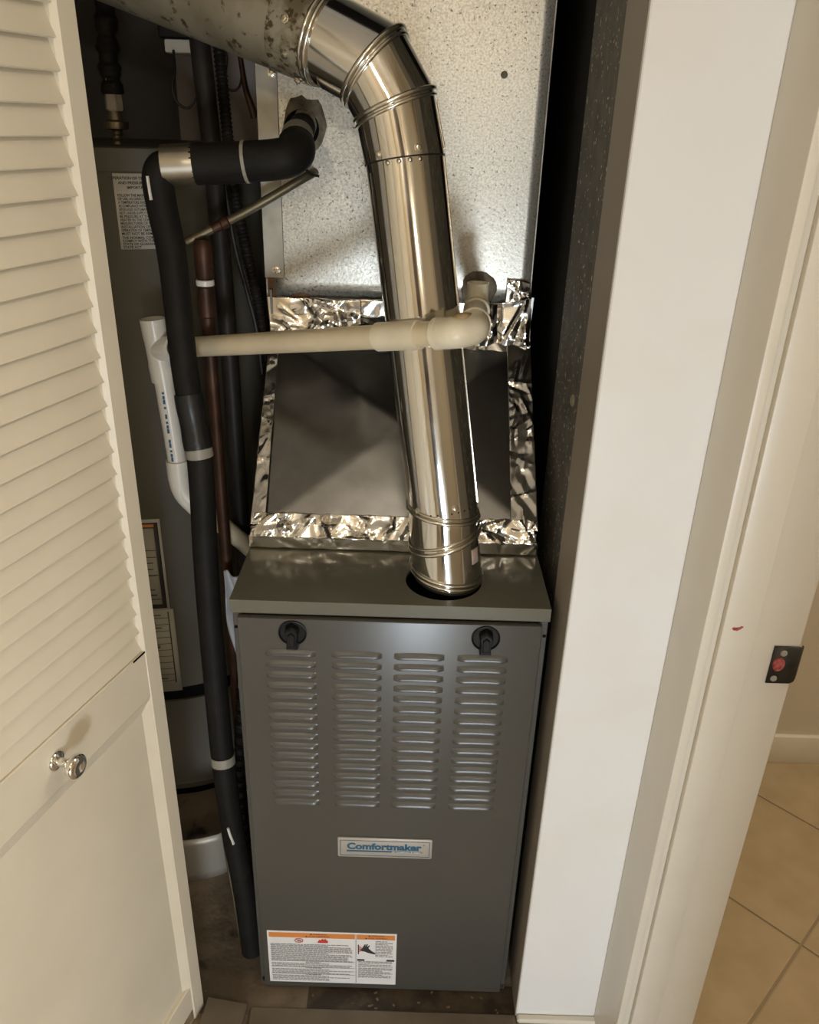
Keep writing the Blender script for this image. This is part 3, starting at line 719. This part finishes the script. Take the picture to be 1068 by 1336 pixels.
# ------------------------------------------------------------------ insulated refrigerant line
il = root('insulated_refrigerant_line', (-.272, 1.013, 0), 'black foam insulated refrigerant line dropping to the floor left of the furnace', 'pipe')
r = .0228
mk('insulation', *tube([(-.181, 1.366, 1.402), (-.180, 1.31, 1.393), (-.177, 1.262, 1.378)], .0205, 20), M['rubber'], il, 'all')
mk('insulation_elbow', *tube([(-.177, 1.268, 1.379), (-.174, 1.238, 1.371), (-.183, 1.218, 1.365), (-.205, 1.214, 1.361), (-.238, 1.214, 1.358)], r*1.17, 20), M['rubber'], il, 'all')
mk('insulation_cuff', *tube([(-.1795, 1.300, 1.391), (-.178, 1.278, 1.384)], r*1.02, 20, smooth=False), M['band'], il, 'all')
mk('insulation', *tube([(-.2415, 1.214, 1.357), (-.275, 1.213, 1.355), (-.312, 1.212, 1.353)], r*1.19, 20), M['rubber'], il, 'all')
mk('cable_tie', *tube([(-.2375, 1.214, 1.358), (-.2420, 1.214, 1.3575)], r*1.22, 20, smooth=False), M['band'], il)
lab(mk('metal_band', *tube([(-.310, 1.212, 1.353), (-.332, 1.2105, 1.3515), (-.352, 1.209, 1.350)], r*1.19, 24, smooth=False), M['steelband'], il, 'all'), 'silver metal tape wrap')
pts = [(-.346, 1.2095, 1.3495), (-.356, 1.206, 1.345), (-.3605, 1.203, 1.330), (-.358, 1.200, 1.300), (-.348, 1.192, 1.237), (-.343, 1.181, 1.164), (-.338, 1.168, 1.077), (-.329, 1.157, .998), (-.324, 1.150, .965)]
mk('insulation', *tube(pts, lambda t: .0228-.0035*min(1, t*1.3), 22), M['rubber'], il, 'all')
lab(mk('tape_wrap', *tube([(-.3345, 1.163, 1.040), (-.329, 1.157, .998), (-.323, 1.1495, .958)], lambda t: .0212+.0005*math.sin(t*9), 20, 10), M['tape'], il, 'all'), 'glossy black tape wrapped over the joint')
mk('clamp_band', *tube([(-.3235, 1.1500, .962), (-.3215, 1.1485, .945)], .0206, 20, smooth=False), M['band'], il, 'all')
pts = [(-.322, 1.149, .955), (-.321, 1.140, .879), (-.321, 1.127, .792), (-.319, 1.112, .687), (-.314, 1.092, .549), (-.308, 1.072, .416), (-.297, 1.052, .276), (-.281, 1.033, .145), (-.270, 1.015, .002)]
mk('insulation', *tube(pts, .0195, 22), M['rubber'], il, 'all')
mk('clamp_band', *tube([(-.3082, 1.0735, .424), (-.3072, 1.0705, .408)], .0207, 20, smooth=False), M['band'], il, 'all')
# white paint marks
def mark(pts, wdt): return tube(pts, wdt, 6)
lab(mk('paint_mark', *mark([(-.3680, 1.1815, 1.338), (-.3665, 1.1795, 1.322), (-.3650, 1.178, 1.308)], .0022), M['pvc'], il, 'all'), 'white paint drip')
lab(mk('paint_mark', *mark([(-.2995, 1.033, .296), (-.2965, 1.0315, .282), (-.2925, 1.030, .268), (-.2910, 1.029, .262)], .0024), M['pvc'], il, 'all'), 'white paint drip')
mk('zip_tie', *tube([(-.158, 1.226, 1.349), (-.150, 1.222, 1.344), (-.140, 1.220, 1.342)], .0018, 6), M['black'], il)
# thin tube strapped along its left side
th_ = mk('thin_tube', *tube([(-.3685, 1.215, 1.10), (-.3595, 1.200, 1.02), (-.350, 1.185, .93), (-.346, 1.16, .79), (-.343, 1.14, .66), (-.336, 1.11, .52), (-.329, 1.09, .40), (-.316, 1.06, .24), (-.300, 1.035, .10), (-.292, 1.020, .04), (-.284, 1.012, .012)], .0035, 8), M['brass'], il, 'all')

# bare copper liquid line leaving the cabinet
ll = root('copper_line', (-.165, 1.36, 1.335), 'thin dull copper tube slanting down left under the insulated line', 'pipe')
P_ = [Vd((-.150, 1.41, 1.346)), Vd((-.163, 1.364, 1.3385)), Vd((-.178, 1.335, 1.331)), Vd((-.256, 1.315, 1.287)), Vd((-.305, 1.300, 1.2625)), Vd((-.352, 1.285, 1.239))]
mk('tube', *tube(P_, .0068, 12), M['brass'], ll, 'all')
P_ = P_[1:]; q = (P_[3]-P_[2]).normalized()
lab(mk('coupling', *lathe(P_[3]-q*.018, q, [(0, .0075), (.002, .0095), (.012, .0095), (.014, .0078), (.026, .0078), (.028, .007)], 16), M['copper'], ll, True), 'copper sweat coupling')

# copper water pipe beside the tank
cw = root('copper_water_pipe', (-.327, 1.28, 0), 'vertical copper water pipe with white ring left of the black pipe', 'pipe')
mk('tube', *tube([(-.330, 1.28, .0), (-.328, 1.28, .6), (-.326, 1.28, 1.245)], .0105, 14, smooth=False), M['copper'], cw, 'all')
mk('fitting', *lathe((-.3255, 1.28, 1.188), (0, 0, 1), [(0, .013), (.003, .0145), (.045, .0145), (.052, .0135), (.056, .011)], 18), M['copper'], cw, True)
mk('fitting', *lathe((-.3265, 1.28, 1.128), (0, 0, 1), [(0, .0112), (.002, .0128), (.046, .0128), (.048, .011)], 18), M['copper'], cw, True)
lab(mk('white_ring', *lathe((-.326, 1.28, 1.177), (0, 0, 1), [(0, .0132), (.001, .0140), (.008, .0140), (.009, .0132)], 18), M['pvc'], cw, True), 'white plastic ring')

# ------------------------------------------------------------------ black iron gas pipe, conduits, wires
o = mk('gas_pipe', *tube([(-.316, 1.36, .0), (-.315, 1.36, .7), (-.315, 1.36, 1.1), (-.322, 1.37, 1.36), (-.332, 1.375, 1.56), (-.338, 1.38, 1.75), (-.340, 1.38, 2.38)], .0152, 18), M['iron'], None, 'all')
tag(o, 'thick black iron gas pipe rising vertically behind the refrigerant line', 'pipe')
mk('rag', *boxg((0, 0, 0), (.001, .001, .001)), M['black'], o) if False else None
def conduit(pts, r, rib):
    P = catmull(pts, 1); L_ = [0]
    P = catmull(pts, 40); tot = sum((P[i+1]-P[i]).length for i in range(len(P)-1)); k = int(tot/.002)
    def rr(t): return r+rib*math.sin(t*tot/.0065*2*PI)
    # resample evenly
    Q = [P[0]]; acc = 0; step = tot/k
    for i in range(len(P)-1):
        a, b = P[i], P[i+1]; d = (b-a).length
        while acc+d >= step:
            a = a+(b-a)*((step-acc)/d); Q.append(a.copy()); d = (b-a).length; acc = 0
        acc += d
    return tube(Q, rr, 12, smooth=False)
o = mk('flexible_conduit', *conduit([(-.313, 1.40, 1.60), (-.309, 1.41, 1.48), (-.306, 1.42, 1.36), (-.300, 1.42, 1.29), (-.287, 1.42, 1.207), (-.272, 1.42, 1.118), (-.264, 1.42, 1.04), (-.262, 1.42, .95)], .0088, .0012), M['iron'], None, 'all')
tag(o, 'ribbed black flexible conduit hanging left of the coil cabinet', 'conduit')
o = mk('electric_cable', *tube([(-.316, 1.405, 1.36), (-.3125, 1.41, 1.29), (-.304, 1.41, 1.215), (-.288, 1.41, 1.14), (-.276, 1.41, 1.08), (-.270, 1.41, 1.0)], .0036, 8), M['wire'], None, 'all')
tag(o, 'thin black cable curving alongside the ribbed conduit', 'cable')
o = mk('electric_cable', *tube([(-.425, 1.58, 1.512), (-.420, 1.56, 1.480), (-.424, 1.55, 1.455), (-.418, 1.55, 1.432), (-.402, 1.55, 1.424), (-.390, 1.55, 1.432), (-.385, 1.55, 1.440)], .0022, 6), M['wire'], None, 'all')
tag(o, 'thin looped wire hanging below the small white box', 'cable')
o = mk('electric_cable', *tube([(-.330, 1.50, 1.545), (-.318, 1.50, 1.500), (-.325, 1.50, 1.462), (-.308, 1.50, 1.452), (-.296, 1.50, 1.470), (-.298, 1.50, 1.520)], .002, 6), M['wire'], None, 'all')
tag(o, 'thin wire loop behind the duct right of the gas pipe', 'cable')
o = mk('electric_cable', *tube([(-.302, 1.50, 1.545), (-.296, 1.50, 1.500), (-.290, 1.50, 1.455), (-.281, 1.50, 1.425), (-.278, 1.50, 1.412)], lambda t: .0035+.003*t, 8), M['copper'], None, 'all')
tag(o, 'dark reddish wire end hanging left of the coil cabinet', 'cable')
bx = root('junction_box', (-.418, 1.62, 1.505), 'small white box with black lid fixed high on closet wall', 'box')
mk('box_body', *boxg((-.444, 1.595, 1.509), (-.392, 1.66, 1.530), .003, 2), M['pvc'], bx, 30)
mk('box_lid', *boxg((-.452, 1.590, 1.530), (-.385, 1.66, 1.552), .003), M['black'], bx, 30)
mk('box_bracket', *boxg((-.440, 1.60, 1.552), (-.380, 1.86, 1.585)), M['band'], bx)
# stretch of back wall behind the pipes, its lit tone put into the colour
struct(box('trim_6', (-.495, 1.84, 0), (-.22, 1.898, 2.4), mat('pale_back_wall', (.36, .315, .285), .7, var=(5, (.31, .27, .245), 5))), 'closet back wall coloured paler where it is lit')

# ------------------------------------------------------------------ condensate drain
dr = root('condensate_drain_pipe', (.10, 1.365, 1.15), 'cream plastic drain pipe crossing before flue pipe to white fittings at left', 'pipe')
A0, A1 = Vd((-.3876, 1.295, 1.0734)), Vd((.0333, .982, 1.1839))
mk('pipe', *tube([A0, A1], .0158, 20, smooth=False), M['cream'], dr, 'all')
ad = (A1-A0).normalized()
def fit(name, c, a, L_, r_, m, lab_=None):
    o = mk(name, *lathe(Vector(c)-Vector(a).normalized()*L_/2, a, [(0, r_-.002), (0, r_), (L_, r_), (L_, r_-.002)], 24), m, dr, True)
    if lab_: lab(o, lab_)
    return o
fit('coupling', (-.0205, 1.022, 1.1697), ad, .066, .0185, M['creamfit'], 'slip coupling')
el = [A1-ad*.006, A1+ad*.016, Vd((.0590, .976, 1.1885)), Vd((.0710, .988, 1.1895)), Vd((.0745, 1.020, 1.188))]
mk('elbow', *tube(el, .0190, 22), M['creamfit'], dr, 'all')
fit('elbow_rim', (.0748, 1.022, 1.188), (.08, 1, -.06), .010, .0205, M['creamfit'])
fit('elbow_rim', A1-ad*.006, ad, .006, .0196, M['creamfit'])
mk('pipe', *tube([(.0745, 1.02, 1.188), (.0888, 1.20, 1.1725), (.1030, 1.364, 1.160)], .0160, 20, smooth=False), M['cream'], dr, 'all')
fit('tee', (.0878, 1.185, 1.1738), (.08, 1, -.075), .070, .0190, M['creamfit'])
# open stub standing on the tee: outer and inner wall
mk('open_stub', *lathe((.0880, 1.187, 1.1738), (0, 0, 1), [(0, .0160), (.036, .0160), (.036, .0134), (.004, .0131)], 26, cap=False), M['creamfit'], dr, True)
mk('stub_inside', *lathe((.0880, 1.187, 1.192), (0, 0, 1), [(0, .0132), (.001, .0132)], 22), M['brown'], dr)
lab(mk('cement_stain', *tube([(.044, .973, 1.2040), (.057, .974, 1.2055), (.068, .988, 1.2065)], lambda t: .0015+.0105*math.sin(PI*min(1, t*.9+.08))*.45, 10), M['stain'], dr, 'all'), 'brown glue stain and worn sticker on the elbow')
# white fittings at the left
tz = Vd((-.415, 1.295, 1.070)); tdir = Vd((-.0135, .0, .160)).normalized()
mk('white_tee', *lathe(tz-tdir*.052, tdir, [(0, .0175), (0, .0200), (.026, .0200), (.034, .0192), (.066, .0192), (.074, .0200), (.102, .0200), (.102, .0170), (.06, .0165)], 26, cap=False), M['pvc'], dr, True)
mk('tee_branch', *lathe(tz, ad, [(.006, .019), (.026, .0195), (.034, .0200), (.046, .0200), (.046, .016)], 24, cap=False), M['pvc'], dr, True)
Lp = [tz-tdir*.045, Vd((-.4065, 1.295, .95)), Vd((-.402, 1.295, .866))]
mk('white_pipe', *tube(Lp, .0160, 20, smooth=False), M['pvc'], dr, 'all')
lab(mk('print_marks', *(lambda g: (g.v, g.f))(
    [gg for gg in [G()] if [gg.add(*boxg((-.4035-.0045+.0062*(1-k/18)*.0+(-.0085*(k/18))*-.6-.0035, 1.2783, 1.000-k*.0085), (-.4035-.0045+(-.0085*(k/18))*-.6, 1.2800, 1.000-k*.0085+.0035+.002*(k % 3)))) for k in range(17) if k not in (4, 9)]][0]), M['blue'], dr), 'faded blue printing down the pipe')
mk('white_elbow', *tube([(-.4025, 1.295, .878), (-.4015, 1.295, .842), (-.396, 1.297, .815), (-.380, 1.30, .792), (-.366, 1.303, .777)], .0195, 20), M['pvc'], dr, 'all')
mk('white_pipe', *tube([(-.378, 1.30, .790), (-.345, 1.315, .750), (-.270, 1.345, .655)], .0160, 18, smooth=False), M['cream'], dr, 'all')

# ------------------------------------------------------------------ water heater
TC = Vd((-.535, 1.620, 0)); TR = .25; TZ = 1.366
wh = root('water_heater', TC, 'grey water heater tank with paper labels behind the louvered door', 'water heater')
mk('tank', *lathe(TC+Vd((0, 0, .325)), (0, 0, 1), [(0, TR), (TZ-.33, TR), (TZ-.325, TR-.004)], 96), M['tank'], wh, 40)
mk('tank_rim', *lathe(TC+Vd((0, 0, TZ-.036)), (0, 0, 1), [(0, TR), (.0005, TR+.0015), (.034, TR+.0015), (.036, TR-.002)], 96, cap=False), M['tank'], wh, 40)
mk('seam_band', *lathe(TC+Vd((0, 0, .290)), (0, 0, 1), [(0, TR-.006), (.036, TR-.006)], 96), M['blacklip'], wh)
mk('lower_jacket', *lathe(TC+Vd((0, 0, .045)), (0, 0, 1), [(0, TR), (.016, TR+.003), (.020, TR), (.246, TR)], 96), M['tank'], wh, 40)
mk('base', *lathe(TC, (0, 0, 1), [(0, TR-.03), (.046, TR-.03)], 64), M['blacklip'], wh)  # black drum in the shaded gap under the tank, shade put into its colour
def tank_pt(x, z, out=.0008):
    dx = x-TC.x; return Vd((TC.x+dx*(TR+out)/TR, TC.y-math.sqrt(max(1e-6, TR*TR-dx*dx))*(TR+out)/TR, z))
def tank_arc(s, z, out=.0008):
    """s = arc length to the right of the point facing the viewer"""
    an = s/TR; return Vd((TC.x+(TR+out)*math.sin(an), TC.y-(TR+out)*math.cos(an), z))
def wrap_sheet(name, s0, s1, z0, z1, m, out=.0008, lab_=None):
    V, F = grid(lambda u, v: tank_arc(s0+(s1-s0)*u, z0+(z1-z0)*v, out), 12, 1)
    o = mk(name, V, F, m, wh, 'all'); thicken(o, .0004, 0)
    if lab_: lab(o, lab_)
    return o
def wrap_text(txt, size, s, z, m, name, align='c', width=None):
    V, F = text_mesh(txt, size, size*.02); w_ = max(p.x for p in V)-min(p.x for p in V); k = 1 if not width else min(1.3, width/w_)
    x0 = 0 if align == 'c' else w_*k/2
    return [tank_arc(s+x0+p.x*k, z+p.y, .0016) for p in V], F
s0 = .052
wrap_sheet('paper_label', s0, s0+.072, 1.213, 1.328, M['paper'], lab_='white paper notice of printed text')
g = G()
for t, zz in (('OPERATION OF TEMPERATURE', 1.321), ('AND PRESSURE RELIEF', 1.314), ('IMPORTANT', 1.307)): g.add(*wrap_text(t, .0058, s0+.036, zz, None, ''))
for i, t in enumerate(('FOLLOW THE MAINTENANCE', 'OF USE, AS DIRECTED IN THE', 'A TEMPERATURE AND PRESSURE', 'AS COMPLIANCE WITH THE CODE', 'UPON AND AUTOMATIC SYSTEM', 'NOT UNDER SUPPLY CONTROL', 'BE PRESSURE AT THE VALVE', 'HEATER IN THE CONDITION', 'MANUFACTURERS OF THE UNIT', 'INSTALLATION OF RELIEF', 'OPERATION OF TEMPERATURE', 'MUST NOT BE REMOVED')):
    g.add(*wrap_text(t, .0056, s0+.004, 1.2955-.0053*i, None, '', 'l', .062))
for i, t in enumerate(('THE NORMAL COMPONENTS', 'COMPLY WITH THE REQUIREMENT', 'STATE OF GUARANTEE', 'STATE ACT')):
    g.add(*wrap_text(t, .0056, s0+.004, 1.2310-.0050*i, None, '', 'l'))
g.mk('label_text', M['ink'], wh)
wrap_sheet('rating_label', -.005, .062, .520, .722, M['paper'], lab_='black bordered rating label')
wrap_sheet('label_border', -.001, .057, .524, .715, M['ink'], .0013)
wrap_sheet('label_field', -.001, .049, .534, .703, M['paperdim'], .0018)
wrap_sheet('rating_label', .003, .068, .318, .520, M['paperdim'], lab_='pale guide label below the rating label')
g = G()
for zz in (.655, .64, .60, .545): 
    V, F = grid(lambda u, v: tank_arc(.0+.048*u, zz+.0016*v, .0022), 6, 1); g.add(V, F)
for k in range(11):
    zz = .345+.0155*k; V, F = grid(lambda u, v: tank_arc(.006+.050*u, zz+.0012*v, .0013), 6, 1); g.add(V, F)
V, F = grid(lambda u, v: tank_arc(.056+.0025*u, .34+.175*v, .0013), 2, 4); g.add(V, F)
for k in range(30):
    zz = random.uniform(.35, .69); ss = random.uniform(.008, .030); V, F = grid(lambda u, v: tank_arc(ss+.015*u, zz+.0022*v, .0022), 3, 1); g.add(V, F)
g.mk('label_marks', M['ink'], wh)['kind'] = 'stuff'
V, F = grid(lambda u, v: tank_arc(.0+.05*u, .706+.006*v, .0022), 6, 1); mk('label_stripe', V, F, M['orange'], wh, 'all')
wrap_sheet('lower_label', -.02, .12, .125, .20, M['paperdim'], lab_='dim printed label low on the jacket') if False else None

# water connector on the tank top
wc = root('water_connector', (-.510, 1.5, TZ), 'black flexible water connector with pale nut on the tank top', 'pipe')
mk('nipple', *lathe((-.510, 1.5, TZ-.004), (0, 0, 1), [(0, .0085), (.006, .009), (.009, .0075), (.013, .009), (.017, .0075), (.020, .009), (.024, .0078), (.028, .0095)], 18), M['brass'], wc, True)
mk('collar', *lathe((-.510, 1.5, TZ+.022), (0, 0, 1), [(0, .012), (.002, .0195), (.012, .0195), (.015, .014), (.026, .012), (.034, .0095), (.042, .0095)], 20), M['brass'], wc, True)
lab(mk('nut', *lathe((-.510, 1.5, TZ+.050), (0, 0, 1), [(0, .0125), (.003, .0145), (.026, .0140), (.029, .012)], 6), M['nut'], wc, 30), 'pale hexagonal nut')
mk('pin', *lathe((-.514, 1.488, TZ+.078), (0, 0, 1), [(0, .0016), (.020, .0014)], 8), M['brass'], wc)
pts = [(-.510, 1.5, TZ+.075), (-.510, 1.5, 1.50), (-.506, 1.5, 1.57), (-.503, 1.5, 1.66), (-.503, 1.5, 2.0), (-.503, 1.5, 2.39)]
mk('foam_sleeve', *tube(pts, lambda t: .0165+.0022*math.sin(t*62)+.0008*math.sin(t*150), 18, 40), M['rubber'], wc, 'all')

# curved pale sheet-metal cover on the closet floor
cvr = root('metal_cover', (-.42, 1.18, 0), 'pale curved sheet metal cover standing on the floor below the water heater', 'cover')
def cv(u, v):
    x = -.56+(-.3485+.56)*u; cx_, cy_, R_ = -.46, 1.395, .23
    y = cy_-math.sqrt(R_*R_-(x-cx_)**2); edge = max(0, (u-.93)/.07); 
    return Vd((x, y+.006*edge*edge, .112*v+(.006*edge*edge*(1 if v < .5 else -.3))))
o = mk('cover_sheet', *grid(cv, 30, 6), mat('cover_paint', (.40, .375, .32), .38, .3), cvr, 'all'); thicken(o, .0015, 1)
mk('cover_lip', *tube([cv(i/14, 1) for i in range(15)], .0016, 6, smooth=False), M['band'], cvr, 'all')

# things wedged between the line and the furnace side
o = mk('plastic_sheet', *grid(lambda u, v: Vd((-.313+.030*u-.012*v+.002*math.sin(v*9+u*4), 1.235+.012*math.sin(u*5+v*7), .44+.25*v)), 14, 40), mat('plastic_film', (.50, .50, .52), .2), None, 'all')
thicken(o, .001); tag(o, 'crumpled pale plastic sheet tucked beside the furnace', 'plastic sheet')
o = mk('flexible_conduit', *conduit([(-.296, 1.20, .46), (-.305, 1.195, .36), (-.312, 1.19, .25), (-.308, 1.18, .12), (-.296, 1.17, .012)], .0105, .0022), M['black'], None, 'all')
tag(o, 'black ribbed hose low between refrigerant line and furnace', 'hose')
